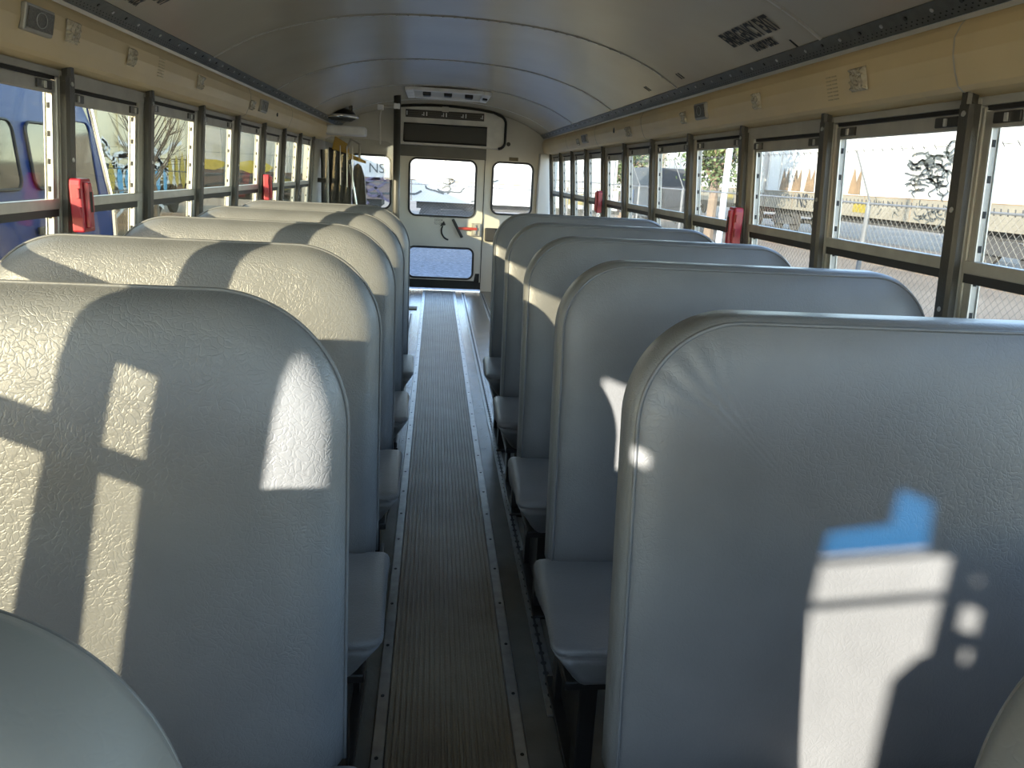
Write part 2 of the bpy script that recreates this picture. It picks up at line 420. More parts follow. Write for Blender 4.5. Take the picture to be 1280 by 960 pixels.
# ---- things on the headers: covers, speakers, vents, holes
def hx(z):                                            # header face x at height z
    for (a, b), (c, d) in zip(hp, hp[1:]):
        if d <= z <= b: return a+(c-a)*(z-b)/(d-b)
    return 1.08
def hmap(sg, y0, z0):
    sl = (hx(z0+.02)-hx(z0-.02))/.04
    return lambda u, v, e: (sg*(hx(z0)+v*sl-e), y0+u, z0+v)
def cover(sg, y, z, w, h, label):
    f = hmap(sg, y, z); n = 10; rnd = random.Random(int(y*1000)+sg)
    vs = []
    for j in range(n+1):
        for i in range(n+1):
            u = (i/n-.5)*w; v = (j/n-.5)*h; ed = min(i, j, n-i, n-j)
            e = .002 if ed == 0 else .006+rnd.uniform(0, .009)
            vs.append(f(u, v, e))
    q = MB(); q.add(vs, [(j*(n+1)+i, j*(n+1)+i+1, (j+1)*(n+1)+i+1, (j+1)*(n+1)+i) for j in range(n) for i in range(n)])
    o = q.build('crinkled_cover', M_PLAST); tag(o, label, 'plastic cover', 'crinkled plastic covers along the window headers')
def speaker(sg, y, z, w, h, label):
    f = hmap(sg, y, z)
    r = MB().box((-w/2, -h/2, -.004), (w/2, h/2, .012), f).build('speaker', M_ALUD, bevel=.004); tag(r, label, 'speaker', 'square speakers along the window headers')
    MB().box((-w/2+.008, -h/2+.008, .012), (w/2-.008, h/2-.008, .015), f).build('speaker_grille', M_SPEAK, r)
    c = MB(); c.tube([f(.022*math.cos(a*PI/10)*1.2, .018*math.sin(a*PI/10), .016) for a in range(21)], .0012, 5); c.build('speaker_ring', M_ALU, r)
def vents(sg, y, z, label):
    f = hmap(sg, y, z); m = MB()
    for k in range(7):
        for u in (-.022, .012): m.box((u, -.034+k*.010, .0), (u+.026, -.031+k*.010, .0022), f)
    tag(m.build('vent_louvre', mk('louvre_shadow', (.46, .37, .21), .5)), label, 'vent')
def hole(sg, y, z, label):
    f = hmap(sg, y, z); m = MB(); m.tube([f(0, 0, -.002), f(0, 0, .0025)], .017, 14)
    tag(m.build('grommet', M_HOLE), label, 'cable hole')
speaker(-1, 2.215, 1.603, .145, .064, 'large square grey speaker on the left header at top left corner')
cover(-1, 2.414, 1.608, .075, .058, 'crinkled clear cover beside the large speaker on the left header')
cover(-1, 2.847, 1.600, .065, .055, 'second crinkled clear cover from the near end of the left header')
vents(-1, 3.13, 1.605, 'embossed louvre vent in the left header')
cover(-1, 3.618, 1.602, .08, .055, 'third crinkled clear cover, alone midway along the left header')
cover(-1, 4.602, 1.586, .09, .05, 'crinkled clear cover next to the far speaker on the left header')
speaker(-1, 4.86, 1.60, .17, .068, 'far square grey speaker on the left header')
hole(-1, 5.306, 1.588, 'dark round cable hole in the left header')
cover(1, 2.151, 1.592, .085, .060, 'largest crinkled clear cover, nearest on the right header')
vents(1, 2.294, 1.586, 'embossed louvre vent in the right header')
cover(1, 2.846, 1.593, .07, .055, 'crinkled clear cover between the louvre vent and speaker on the right header')
speaker(1, 3.442, 1.600, .14, .066, 'near square grey speaker on the right header')
cover(1, 3.70, 1.59, .08, .052, 'crinkled clear cover just beyond the near speaker on the right header')
cover(1, 4.787, 1.578, .12, .055, 'crinkled clear cover beside the dark hole on the right header')
hole(1, 5.168, 1.605, 'dark round cable hole in the right header')
speaker(1, 6.182, 1.590, .2, .062, 'far square grey speaker on the right header')
cover(1, 6.50, 1.578, .11, .05, 'small crinkled cover beyond the far speaker on the right header')

# ------------------------------------------------------------------ rear wall and emergency door
def rrect(x0, x1, z0, z1, r, n=8):
    pts = []
    for cx_, cz_, a0 in ((x1-r, z1-r, 0), (x0+r, z1-r, 90), (x0+r, z0+r, 180), (x1-r, z0+r, 270)):
        for k in range(n+1):
            a = math.radians(a0+90*k/n); pts.append((cx_+r*math.cos(a), cz_+r*math.sin(a)))
    return pts
def holed(m, X0, X1, Z0, Z1, h, r, ya, yb):
    inner = rrect(*h, r); cx_, cz_ = (h[0]+h[1])/2, (h[2]+h[3])/2; outer = []
    n = len(inner)
    for i, (x, z) in enumerate(inner):
        q = i//(n//4)
        c = ((X1, Z1), (X0, Z1), (X0, Z0), (X1, Z0))[q]; k = i % (n//4); half = (n//4-1)/2
        # first half of each corner runs along the vertical edge, the rest along the horizontal one
        if q in (0, 2): outer.append((c[0], z) if k < half else ((x, c[1]) if k > half else c))
        else: outer.append((x, c[1]) if k < half else ((c[0], z) if k > half else c))
    vs = [(x, ya, z) for x, z in outer]+[(x, ya, z) for x, z in inner]+[(x, yb, z) for x, z in outer]+[(x, yb, z) for x, z in inner]
    fs = []
    for i in range(n):
        j = (i+1) % n
        fs += [(i, j, n+j, n+i), (2*n+i, 3*n+i, 3*n+j, 2*n+j), (n+i, n+j, 3*n+j, 3*n+i), (i, 2*n+i, 2*n+j, j)]
    m.add(vs, fs)
def gasket(h, r, w, name, parent, y, mat=M_BLACKR):
    m = MB(); a = rrect(h[0]-w, h[1]+w, h[2]-w, h[3]+w, r+w); b = rrect(h[0]+w*.3, h[1]-w*.3, h[2]+w*.3, h[3]-w*.3, r-w*.3); n = len(a)
    vs = [(x, y, z) for x, z in a]+[(x, y-.012, z) for x, z in a]+[(x, y-.012, z) for x, z in b]+[(x, y+.02, z) for x, z in b]
    fs = []
    for i in range(n):
        j = (i+1) % n
        for k in range(3): fs.append((k*n+i, k*n+j, (k+1)*n+j, (k+1)*n+i))
    m.add(vs, fs); return m.build(name, mat, parent)
def pane(h, r, y, glass, parent, name='window_pane'):
    p = rrect(*h, r); m = MB(); m.prism(p, lambda x, z: (x, y, z), lambda x, z: (x, y+.004, z)); return m.build(name, glass, parent)
ya, yb = YR, YR+.05
m = MB()
RWIN = (.556, .985, .872, 1.412); LWIN = (-.985, -.556, .872, 1.412)
holed(m, .462, 1.26, .62, 1.53, RWIN, .07, ya, yb); m.box((.462, ya, -.05), (1.26, yb, .62))
holed(m, -1.26, -.475, .62, 1.53, LWIN, .07, ya, yb); m.box((-1.26, ya, -.05), (-.475, yb, .62))
top = [(-1.26, 1.53), (1.26, 1.53), (1.26, 1.60), (1.10, 1.70)]+[(x, ceilz(x)+.02) for x in reversed(xs[1:-1])]+[(-1.10, 1.70), (-1.26, 1.60)]
m.prism(top, lambda x, z: (x, ya, z), lambda x, z: (x, yb, z))
m.box((-.475, ya, 1.44), (.462, yb, 1.53))
wb = struct(m.build('wall_back', M_CREAM))
for h, nm in ((RWIN, 'window_%d' % wn), (LWIN, 'window_%d' % (wn+1))):
    r = struct(empty(nm)); gasket(h, .07, .016, 'window_gasket', r, ya); pane(h, .07, ya+.02, G_REAR, r)
wn += 2
MB().box((-.475, ya-.012, 1.425), (.470, ya, 1.545)).build('door_header', mk('grey_door_header', (.10, .10, .09), .5), wb, bevel=.004)
# corner posts
for sg in (-1, 1):
    o = struct(MB().box((sg*1.045 if sg > 0 else -1.19, ya-.10, 0), (1.19 if sg > 0 else -1.045, ya, 1.53)).build('trim_%d' % tn, M_CREAM, bevel=.01)); tn += 1
o = MB().box((.72, ya-.012, 1.438), (.82, ya, 1.475)).build('exit_lamp', mk('brown_lamp', (.08, .065, .02), .4)); tag(o, 'small dark rectangular plate above the rear right window', 'plate')
o = MB().disc((.705, ya, 1.609), (0, -1, 0), .022, .02, 14).build('wall_button', M_BLACK); tag(o, 'small round black button on the rear wall right of the air conditioner', 'button')
o = MB().box((.487, ya-.05, .566), (.635, ya, .712)).build('latch_box', M_BLACKR, bevel=.012); tag(o, 'square black padded box on the rear wall right of the door latch', 'latch box')

door = struct(empty('door_1', (0, 0, 0)))
yd = YR-.012
DW1 = (-.345, .362, .820, 1.408); DW2 = (-.345, .362, .142, .468)
m = MB(); holed(m, -.472, .455, .60, 1.43, DW1, .07, yd, yd+.04); holed(m, -.472, .455, .10, .60, DW2, .06, yd, yd+.04)
m.build('door_panel', M_CREAM, door)
MB().box((-.472, yd, .02), (.455, yd+.04, .10)).build('kick_plate', M_BLACK, door)
m = MB(); m.prism([(-.40, .10), (.445, .10), (.445, .20), (.40, .20), (.385, .115), (-.40, .115)], lambda x, z: (x, yd-.003, z), lambda x, z: (x, yd, z)); m.build('kick_trim', M_BLACK, door)
MB().box((-.15, yd-.012, .115), (.05, yd-.002, .128)).build('door_sill_clip', M_ALU, door)
for h, r in ((DW1, .07), (DW2, .06)):
    gasket(h, r, .017, 'door_gasket', door, yd); pane(h, r, yd+.02, G_REAR, door, 'door_pane')
m = MB(); m.box((.455, yd-.004, .02), (.463, yd+.02, 1.43)); m.box((-.480, yd-.004, .02), (-.472, yd+.02, 1.43)); m.build('door_seal', M_BLACKR, door)
hd = MB().box((.19, yd-.055, .682), (.400, yd-.035, .710)).build('latch_bar', M_REDP, door, bevel=.004)
hd['label'] = 'red latch bar'
m = MB(); m.prism([(.115, .785), (.145, .798), (.252, .602), (.222, .588)], lambda x, z: (x, yd-.055, z), lambda x, z: (x, yd-.030, z)); m.build('door_handle', M_BLACK, door, bevel=.006)
m = MB(); m.box((.335, yd-.03, .615), (.437, yd, .757)); m.build('latch_plate', M_ALUD, door, bevel=.006)
m = MB(); m.box((.36, yd-.05, .63), (.39, yd-.03, .74)); m.build('latch_bracket', M_ALUD, door, bevel=.004)
m = MB(); pts = [(.105+.095*math.cos(a), yd-.002, .66+.10*math.sin(a)) for a in [math.radians(150+i*10) for i in range(12)]]
m.tube(pts, .010, 6); p0 = pts[0]; m.add([(p0[0]-.035, yd-.002, p0[2]-.005), (p0[0]+.03, yd-.002, p0[2]+.01), (p0[0]+.012, yd-.002, p0[2]+.055)], [(0,1,2)])
m.build('turn_arrow', M_TEXT, door)
for i, t in enumerate(('EMERGENCY', 'DOOR', 'TO OPEN')):
    text_mesh(t, .036, frame_matrix((-.035+.012*i, yd-.003, .805-i*.036), (1,0,0), (0,0,1)), M_TEXT, 'door_lettering', door, sx=.85)

# air conditioner above the door
ac = empty('air_conditioner', (0, ya, 1.55)); tag(ac, 'cream rear air conditioner with louvres and dark grille above the door', 'air conditioner')
yc_ = ya-.20
def acp(x, y, z): return (x, y-ya, z-1.55)
out = [(-.47, 1.548), (.58, 1.548)]+[(.58+.07*math.cos(a), 1.618+.07*math.sin(a)) for a in [math.radians(-90+i*15) for i in range(7)]]+[(.65, 1.80)]+[(.56+.09*math.cos(a), 1.80+.085*math.sin(a)) for a in [math.radians(i*15) for i in range(1, 6)]]+[(x, ceilz(x)-.012) for x in (.52, .4, .3, .2, .1, 0, -.1, -.2, -.3, -.4, -.47)]
MB().prism(out, lambda x, z: acp(x, yc_, z), lambda x, z: acp(x, ya, z)).build('casing', mk('pale_casing', (.66, .65, .60), .4), ac)
MB().tube([acp(x, yc_-.008, z) for x, z in out[2:]], .014, 6).build('casing_seal', M_BLACK, ac)
gr = MB().box(acp(-.409, yc_-.006, 1.575), acp(.455, yc_, 1.752)).build('return_grille', M_GRILL, ac, bevel=.004)
gf = [( -.409, 1.575), (.455, 1.575), (.455, 1.752), (-.409, 1.752), (-.409, 1.575)]
MB().tube([acp(x, yc_-.006, z) for x, z in gf], .009, 6).build('grille_frame', M_BLACK, gr)
vt = MB().box(acp(-.394, yc_-.006, 1.815), acp(.42, yc_, 1.892)).build('vent_bar', M_BLACK, ac)
for k in range(4):
    x = -.385+k*.203
    v = MB()
    for j in range(3): MB().box(acp(x+.02, yc_-.014, 1.828+j*.02), acp(x+.17, yc_-.006, 1.834+j*.02)).build('vent_louvre', M_GRILL, vt)
    for u0, u1, z0, z1 in ((0, .010, 1.835, 1.875), (.175, .183, 1.835, 1.872), (.158, .170, 1.84, 1.85)): MB().box(acp(x+u0, yc_-.012, z0), acp(x+u1, yc_-.006, z1)).build('vent_tab', M_WHITE, vt)
MB().box(acp(-.02, yc_-.03, 1.885), acp(.05, yc_, 1.935)).build('bracket', M_CREAM, ac, bevel=.004)

# roof hatch in the ceiling
rh = empty('roof_hatch', (.02, 7.1, 1.94)); tag(rh, 'pale roof hatch frame with dark latches in the ceiling by the back', 'roof hatch')
def hf(x, y, e): return (x-.02, y-7.1, ceilz(x)-e-1.94)
m = MB()
for x0, x1, y0, y1 in ((-.335, -.27, 6.74, 7.46), (.31, .375, 6.74, 7.46), (-.27, .31, 6.74, 6.80), (-.27, .31, 7.40, 7.46)): m.box((x0, y0, .03), (x1, y1, 0), hf)
m.build('hatch_frame', M_WHITE, rh, bevel=.006)
m = MB(); m.box((-.27, 6.80, .012), (.31, 7.40, .0), hf); m.build('hatch_panel', M_CREAM, rh)
for x in (-.16, .02, .20): MB().box((x-.035, 7.0, .05), (x+.035, 7.12, .012), hf).build('hatch_latch', M_BLACK, rh, bevel=.01)
MB().box((.315, 7.0, .045), (.36, 7.1, .03), hf).build('hatch_knob', M_BLACK, rh, bevel=.008)

# ---- stanchion, clear partition and wheelchair lift at rear left
st = empty('stanchion', (-.432, 7.5, 0)); tag(st, 'dark vertical floor to ceiling pole left of the rear door', 'pole')
MB().tube([(0, 0, 0), (0, 0, ceilz(.43)+.005)], .033, 14).build('pole', mk('dark_grey_pole', (.045, .045, .04), .45), st, smooth=True)
MB().disc((0, 0, 0), (0, 0, 1), .05, .012, 16).build('pole_foot', M_BLACK, st)
MB().box((-.03, -.034, 1.815), (.026, .03, 1.865)).build('clamp', M_WHITE, st, bevel=.006)
pt = empty('clear_partition', (-.55, 7.5, 0)); tag(pt, 'clear plastic partition sheet hung from the pole before the lift', 'partition')
arc = [(.09, 0, 1.835), (.0, 0, 1.825), (-.03, 0, 1.80), (-.04, 0, 1.75), (-.035, 0, 1.50)]
MB().tube(arc, .009, 8).build('partition_rail', M_CREAM, pt, smooth=True)
MB().box((-.06, -.025, 1.80), (-.005, .02, 1.845)).build('rail_clamp', M_WHITE, pt, bevel=.006)
sh = [(.085, .40), (.085, 1.50), (.03, 1.53), (-.30, 1.545), (-.48, 1.545), (-.53, 1.52), (-.55, .40)]
MB().prism(sh, lambda x, z: (x, -.003, z), lambda x, z: (x, .003, z)).build('partition_sheet', G_PLEXI, pt)
for x in (-.395, -.335, -.285): MB().tube([(x, -.006, 1.0+abs(x)*.3), (x, -.006, 1.47)], .004, 6).build('sheet_reflection', M_ALU, pt)  # added rods standing in for vertical reflections on the sheet

lf = empty('wheelchair_lift', (-.92, 7.9, 0)); tag(lf, 'folded black wheelchair lift with yellow rails in the rear left corner', 'wheelchair lift')
def lp_(x, y, z): return (x+.92, y-7.9, z)
m = MB(); m.prism([(-1.10, .05), (-.885, .05), (-.885, 1.38), (-.92, 1.42), (-1.10, 1.46)], lambda x, z: lp_(x, 7.86, z), lambda x, z: lp_(x, 7.90, z)); m.build('platform', M_BLACK, lf, bevel=.01)
m = MB(); m.prism([(-.87, .05), (-.735, .05), (-.735, .95), (-.752, 1.20), (-.785, 1.30), (-.815, 1.325), (-.85, 1.30), (-.87, 1.22)], lambda x, z: lp_(x, 7.80, z), lambda x, z: lp_(x, 7.85, z)); m.build('bridge_plate', M_BLACK, lf, bevel=.01)
MB().tube([lp_(-1.13, 7.72, .02), lp_(-1.13, 7.72, 1.43)], .024, 10).build('lift_post', M_BLACK, lf)
MB().tube([lp_(-1.09, 7.66, .02), lp_(-1.085, 7.66, 1.40)], .012, 8).build('lift_rod', M_ALU, lf)
MB().box(lp_(-1.19, 7.66, 1.13), lp_(-1.07, 7.70, 1.17)).build('lift_bracket', M_BLACK, lf)
m = MB(); m.prism([(-.735, 1.322), (-.735, 1.345), (-.90, 1.415), (-.90, 1.36)], lambda x, z: lp_(x, 7.75, z), lambda x, z: lp_(x, 7.79, z)); m.build('hand_rail', M_YELLOW, lf, bevel=.006)
m = MB(); m.prism([(-1.06, 1.44), (-.90, 1.40), (-.90, 1.49), (-1.03, 1.56)], lambda x, z: lp_(x, 7.80, z), lambda x, z: lp_(x, 7.84, z)); m.build('side_plate', M_YELLOW, lf, bevel=.006)
MB().tube([lp_(-.885, 7.74, 1.31), lp_(-.865, 7.74, 1.2), lp_(-.82, 7.74, .90)], .014, 8).build('strut', M_CHROME, lf)
MB().tube([lp_(-.92, 7.78, 1.44), lp_(-.88, 7.78, 1.54), lp_(-.80, 7.78, 1.50), lp_(-.80, 7.78, 1.35)], .012, 8).build('hose', M_ALUD, lf)
o = MB().box((-1.13, 7.60, 1.567), (-.73, 7.83, 1.652)).build('reflected_band', M_WHITE, bevel=.02, seg=3); tag(o, 'white band with dark marks imitating a partition reflection above the folded wheelchair lift', 'box')  # solid box built for the pale reflection on the partition
for x in (-.99, -.955, -.86): MB().box((x, 7.617, 1.58), (x+.012, 7.62, 1.615)).build('band_mark', M_GRILL, o)
dm = empty('ceiling_dome', (-.945, 7.6, 1.73)); tag(dm, 'dark dome with chrome rim under the ceiling above the lift', 'dome mirror')
m = MB(); vs = []; fs = []
for j in range(9):
    a = j/8*PI/2
    for k in range(24): b = 2*PI*k/24; vs.append((.135*math.cos(a)*math.cos(b), .12*math.cos(a)*math.sin(b), .075*math.sin(a)))
for j in range(8):
    for k in range(24): fs.append((j*24+k, j*24+(k+1) % 24, (j+1)*24+(k+1) % 24, (j+1)*24+k))
m.add(vs, fs).build('dome', M_BLACK, dm, smooth=True)
MB().tube([(.148*math.cos(k*PI/14), .132*math.sin(k*PI/14), 0) for k in range(29)], .016, 8).build('dome_rim', M_CHROME, dm, smooth=True)
m = MB(); m.tube([(0, 0, -.012), (0, 0, -.04)], [.14, .09], 24); m.build('dome_base', M_GRILL, dm)
o = MB().box((-.86-.016, 7.58, ceilz(.86)-.075), (-.86+.016, 7.61, ceilz(.86)+.004)).build('ceiling_hook', M_BLACK, bevel=.004); tag(o, 'small black hook hanging from the ceiling beside the dome', 'hook')

# ------------------------------------------------------------------ bench seats (built for the right side, x from the aisle edge to the wall)
SW, TOP, SK, TH = .935, 1.106, .14, .085
def outline(d, Ra, Rb, z0):
    P = []
    def q(n, f): 
        for i in range(n): P.append(f(i/n))
    xa, xb, zt, zb = d, SW-d, TOP-d, z0+d*.5
    ra, rb = max(.03, Ra-d), max(.03, Rb-d)
    q(8, lambda t: (xa, zb+(zt-ra-zb)*t))
    q(28, lambda t: (xa+ra-ra*math.cos(t*PI/2), zt-ra+ra*math.sin(t*PI/2)))
    q(14, lambda t: (xa+ra+(xb-rb-xa-ra)*t, zt))
    q(28, lambda t: (xb-rb+rb*math.sin(t*PI/2), zt-rb+rb*math.cos(t*PI/2)))
    q(8, lambda t: (xb, zt-rb+(zb-zt+rb)*t))
    q(12, lambda t: (xb+(xa-xb)*t, zb))
    return P
def make_seat(sg, Ra, seed, vin, sw, wr, soft):
    global SW
    SW = sw
    root = empty('bench_seat')
    rnd = random.Random(seed); ph = rnd.uniform(0, 6)
    def tr(x, y, z): return (sg*x, y-(TOP-z)*SK, z)
    rings = [(.150, TH/2), (.03, TH/2), (.010, TH/2-.006), (0, TH/2-.022), (0, -TH/2+.020), (.004, -TH/2+.008), (.009, -TH/2+.003),
             (.013, -TH/2+.001), (.03, -TH/2-.006), (.06, -TH/2-.011), (.11, -TH/2-.015), (.17, -TH/2-.017), (.26, -TH/2-.019)]
    if soft: rings = rings[:4]+[(0, .016), (.002, .006), (.004, .0), (.010, -.018), (.020, -.033), (.034, -.043), (.055, -.050), (.09, -.056), (.13, -.059), (.19, -.061), (.27, -.062)]
    vs = []; fs = []; n = None
    for d, y in rings:
        P = outline(d, Ra, Ra*.95, .37); n = len(P)
        for i, (x, z) in enumerate(P):
            yy = y
            if .012 < d < .2 and y < 0:
                wgt = max(0, 1-abs(i-22)/13.)
                yy -= wr*wgt*math.sin(i*1.35+ph+d*14)*math.exp(-((d-.06)/.06)**2)
                yy -= .0007*math.sin(x*23+z*17+ph)*math.sin(z*21-x*9)
            vs.append(tr(x, yy, z))
    R_ = len(rings)
    for j in range(R_-1):
        for i in range(n): fs.append((j*n+i, j*n+(i+1) % n, (j+1)*n+(i+1) % n, (j+1)*n+i))
    fs.append(tuple(range(n))); fs.append(tuple((R_-1)*n+i for i in reversed(range(n))))
    bk = MB().add(vs, fs).build('backrest', vin, root, smooth=True)
    P = outline(.0 if soft else .010, Ra, Ra*.95, .37)[:86]
    MB().tube([tr(x, .008 if soft else -TH/2+.001, z) for x, z in P], .0032, 6).build('piping', V_PIPE, bk, smooth=True)
    P = outline(.012, Ra, Ra*.95, .37)[:86]
    MB().tube([tr(x, TH/2-.006, z) for x, z in P], .0028, 6).build('rear_piping', V_PIPE, bk, smooth=True)
    # cushion
    bm = bmesh.new()
    yb_, yf_ = -.115, -.525
    co8 = [(-.028, yb_, .270), (sw+.02, yb_, .270), (sw+.01, yf_+.06, .262), (.03, yf_+.06, .262), (-.036, yb_, .385), (sw+.03, yb_, .385), (sw+.03, yf_, .385), (-.052, yf_+.01, .385)]
    bv = [bm.verts.new((sg*x, y, z)) for x, y, z in co8]
    for f in ((0,1,2,3), (4,5,6,7), (0,1,5,4), (1,2,6,5), (2,3,7,6), (3,0,4,7)): bm.faces.new([bv[i] for i in f])
    bmesh.ops.recalc_face_normals(bm, faces=bm.faces)
    bmesh.ops.subdivide_edges(bm, edges=bm.edges, cuts=3, use_grid_fill=True)
    for v in bm.verts:
        x = (sg*v.co.x-.45)/.52; y = (v.co.y+.32)/.205
        if v.co.z > .37: v.co.z += .022*(1-min(1, abs(x))**3)*(1-min(1, abs(y))**2)
    ed = [e for e in bm.edges if e.calc_length() > 0 and len(e.link_faces) == 2 and e.calc_face_angle() > .5]
    bmesh.ops.bevel(bm, geom=ed, offset=.030, segments=4, profile=.6, affect='EDGES')
    me = bpy.data.meshes.new('seat_cushion'); bm.to_mesh(me); bm.free()
    for p in me.polygons: p.use_smooth = True
    me.materials.append(vin); cu = bpy.data.objects.new('seat_cushion', me); COL.objects.link(cu); cu.parent = root
    # metal frame
    def bx(a, b): return MB().box((sg*a[0], a[1], a[2]), (sg*b[0], b[1], b[2]))
    bx((.0, -.45, .245), (.88, -.13, .267)).build('seat_frame', M_BLACK, root, bevel=.004)
    for y0, y1 in ((-.445, -.395), (-.18, -.13)):
        bx((.035, y0, .012), (.075, y1, .247)).build('leg', M_BLACK, root, bevel=.004)
    bx((.025, -.50, .0), (.085, -.08, .014)).build('foot_rail', M_BLACK, root, bevel=.003)
    m = MB(); m.prism([(-.40, .03), (-.17, .03), (-.17, .246), (-.40, .246)], lambda y, z: (sg*.05, y, z), lambda y, z: (sg*.056, y, z)); m.build('leg_panel', M_BLACK, root)
    for x in (.06, .84): MB().tube([tr(x, .02, .26), tr(x, .02, .60)], .014, 8).build('back_support', M_BLACK, root)
    return root
XL, XR = -.188, .232
fl_ = make_seat(-1, .16, 8, V_SMOOTH, .90, .0, False); fl_.scale = (1, 1.25, .968); fr_ = make_seat(1, .15, 9, V_SMOOTH, .93, .0, False)
pl_ = make_seat(-1, .20, 3, V_GREY2, .90, .0, True); pr_ = make_seat(1, .165, 5, V_GREY, .93, .0, False); p1_ = make_seat(1, .165, 5, V_GREY, .93, .0019, False)
RL = [.342, 1.15, 1.86, 2.58, 3.29, 3.97]; RR = [.312, 1.125, 1.825, 2.53, 3.25, 3.97]
LL = ['grey vinyl bench seat cut off in the bottom left corner, closest on the left',
      'left grey vinyl bench seat with striped sunlight and a bright patch at its edge',
      'second sunlit grey vinyl bench seat on the left, behind the striped one',
      'third grey vinyl bench seat on the left, sunlit across its top',
      'fourth grey vinyl bench seat on the left, mostly hidden behind three others',
      'rearmost grey vinyl bench seat on the left, its dark top before the lift']
LR = ['dark grey vinyl bench seat corner cut off at the bottom right edge',
      'large grey vinyl bench seat on the right with the white and blue light patch',
      'second grey vinyl bench seat on the right with a small bright slit of sun',
      'third grey vinyl bench seat on the right, sunlit near its aisle corner',
      'fourth grey vinyl bench seat on the right, partly hidden behind three others',
      'rearmost grey vinyl bench seat on the right, nearest the rear door']
for i in range(6):
    for pr0, x, ys_, lb, side in ((pl_, XL, RL, LL, 'left'), (pr_, XR, RR, LR, 'right')):
        o = (fl_ if side == 'left' else fr_) if i == 0 else (p1_ if side == 'right' else pr0) if i == 1 else (pr0 if i == 2 and side == 'right' else copy_tree(pr0))
        o.location = ((-.178 if side == 'left' else x) if i == 0 else x, ys_[i], 0)
        tag(o, lb[i], 'bus seat', 'grey bench seats %s of the aisle' % side)

# ------------------------------------------------------------------ front of the bus, behind the camera, with an added sun-shaping plate
def plate(m, y0, y1, z0, z1, holes, fx):
    Y = sorted({y0, y1, *[h[0] for h in holes], *[h[1] for h in holes]}); Z = sorted({z0, z1, *[h[2] for h in holes], *[h[3] for h in holes]})
    for a, b in zip(Y, Y[1:]):
        for c, d in zip(Z, Z[1:]):
            if any(h[0] <= (a+b)/2 <= h[1] and h[2] <= (c+d)/2 <= h[3] for h in holes): continue
            m.box((0, a, c), (.02, b, d), fx)
m = MB(); fmask = lambda d, y, z: (-1.15-d, y, z)  # added plate, never in view; its holes shape the sun patches
plate(m, YF, .40, 0, 1.60, [(.314, .40, .60, 1.25), (.03, .162, .85, 1.375), (-.455, -.395, 1.380, 1.408), (-1.0, -.76, .75, 1.51), (-1.075, -1.025, 1.32, 1.365), (-1.075, -1.045, 1.268, 1.296), (-1.06, -1.035, 1.400, 1.415)], fmask)
d2 = struct(m.build('sun_mask_plate', M_BLACK))
MB().box((-1.165, .314, 1.085), (-1.155, .40, 1.124)).build('mask_crossbar', M_BLACK, d2)  # added bar for the shadow line across the sun stripe
def bar(pts): MB().prism(pts, lambda y, z: (-1.152, y, z), lambda y, z: (-1.160, y, z)).build('mask_bar', M_BLACK, d2)  # added slanted bars that cut dark lines into the sun patch
def ln(z0, y): return z0-.42*(y+.76)
for z0, t in ((1.268, .007), (1.341, .005)): bar([(-.75, ln(z0, -.75)-t), (-1.01, ln(z0, -1.01)-t), (-1.01, ln(z0, -1.01)+t), (-.75, ln(z0, -.75)+t)])
bar([(-.75, 1.387), (-.865, 1.440), (-.868, 1.515), (-.75, 1.515)])
bar([(-1.01, 1.43), (-.945, 1.42), (-.935, 1.515), (-1.01, 1.515)])
bar([(-1.01, .74), (-.935, .74), (-.935, 1.20), (-.97, 1.25), (-1.01, 1.28)])
m = MB(); m.prism([(-.75, 1.347), (-1.01, 1.456), (-1.01, 1.515), (-.75, 1.515)], lambda y, z: (-1.162, y, z), lambda y, z: (-1.165, y, z)); m.build('sun_visor', G_BLUEV, d2)  # unseen visor pane, cut to shape the blue sun patch
MB().box((-1.158, .31, .58), (-1.155, .40, 1.26)).build('mask_glass', G_SIDE, d2)  # added pane that dims the sun stripe
MB().box((-1.215, .398, .6), (-1.146, .409, 1.6)).build('mask_post', M_BLACK, d2)  # added post at the edge of the sun-shaping plate
m = MB(); m.box((-1.24, YF-.04, 0), (1.24, YF, .85)); m.box((-1.24, YF-.04, 1.75), (1.24, YF, 2.02))
for x in (-1.24, -.03, 1.18): m.box((x, YF-.04, .85), (x+.06, YF, 1.75))
wf = struct(m.build('wall_front', M_CREAM))
struct(MB().box((-1.18, YF-.03, .85), (1.18, YF-.022, 1.75)).build('window_%d' % wn, G_RIGHT))

# ------------------------------------------------------------------ outside
struct(MB().box((-150, -60, GROUND-.2), (150, 200, GROUND)).build('ground', M_GROUND))
struct(MB().box((-1.6, 9.0, GROUND), (4.2, 27, GROUND+.012)).build('shaded_gravel_pad', mk('shaded_gravel', (.115, .135, .16), .9, 0, .3, 10., .8, 22., col2=(.022, .028, .036))))  # dark bluish pad stands in for shade on the gravel behind the bus
o = MB().box((6.0, -20, GROUND), (9.2, 120, GROUND+.015)).build('service_road', M_ROAD); struct(o)
def strokes(rnd, cx_, cz_, w, h, n, r):
    m = MB()
    for k in range(n):
        x = cx_+rnd.uniform(-.5, .5)*w; z = cz_+rnd.uniform(-.5, .5)*h; a = rnd.uniform(0, 6.28); pts = []
        for j in range(6):
            pts.append((x, z)); a += rnd.uniform(-1.3, 1.3); x += math.cos(a)*w*.10; z += math.sin(a)*h*.16
        for (xa, za), (xb, zb) in zip(pts, pts[1:]):
            d = Vector((xb-xa, zb-za)); 
            if d.length < 1e-6: continue
            nn = Vector((-d.y, d.x)).normalized()*r
            m.add([(xa-nn.x, 0, za-nn.y), (xb-nn.x, 0, zb-nn.y), (xb+nn.x, 0, zb+nn.y), (xa+nn.x, 0, za+nn.y)], [(0,1,2,3)])
    return m
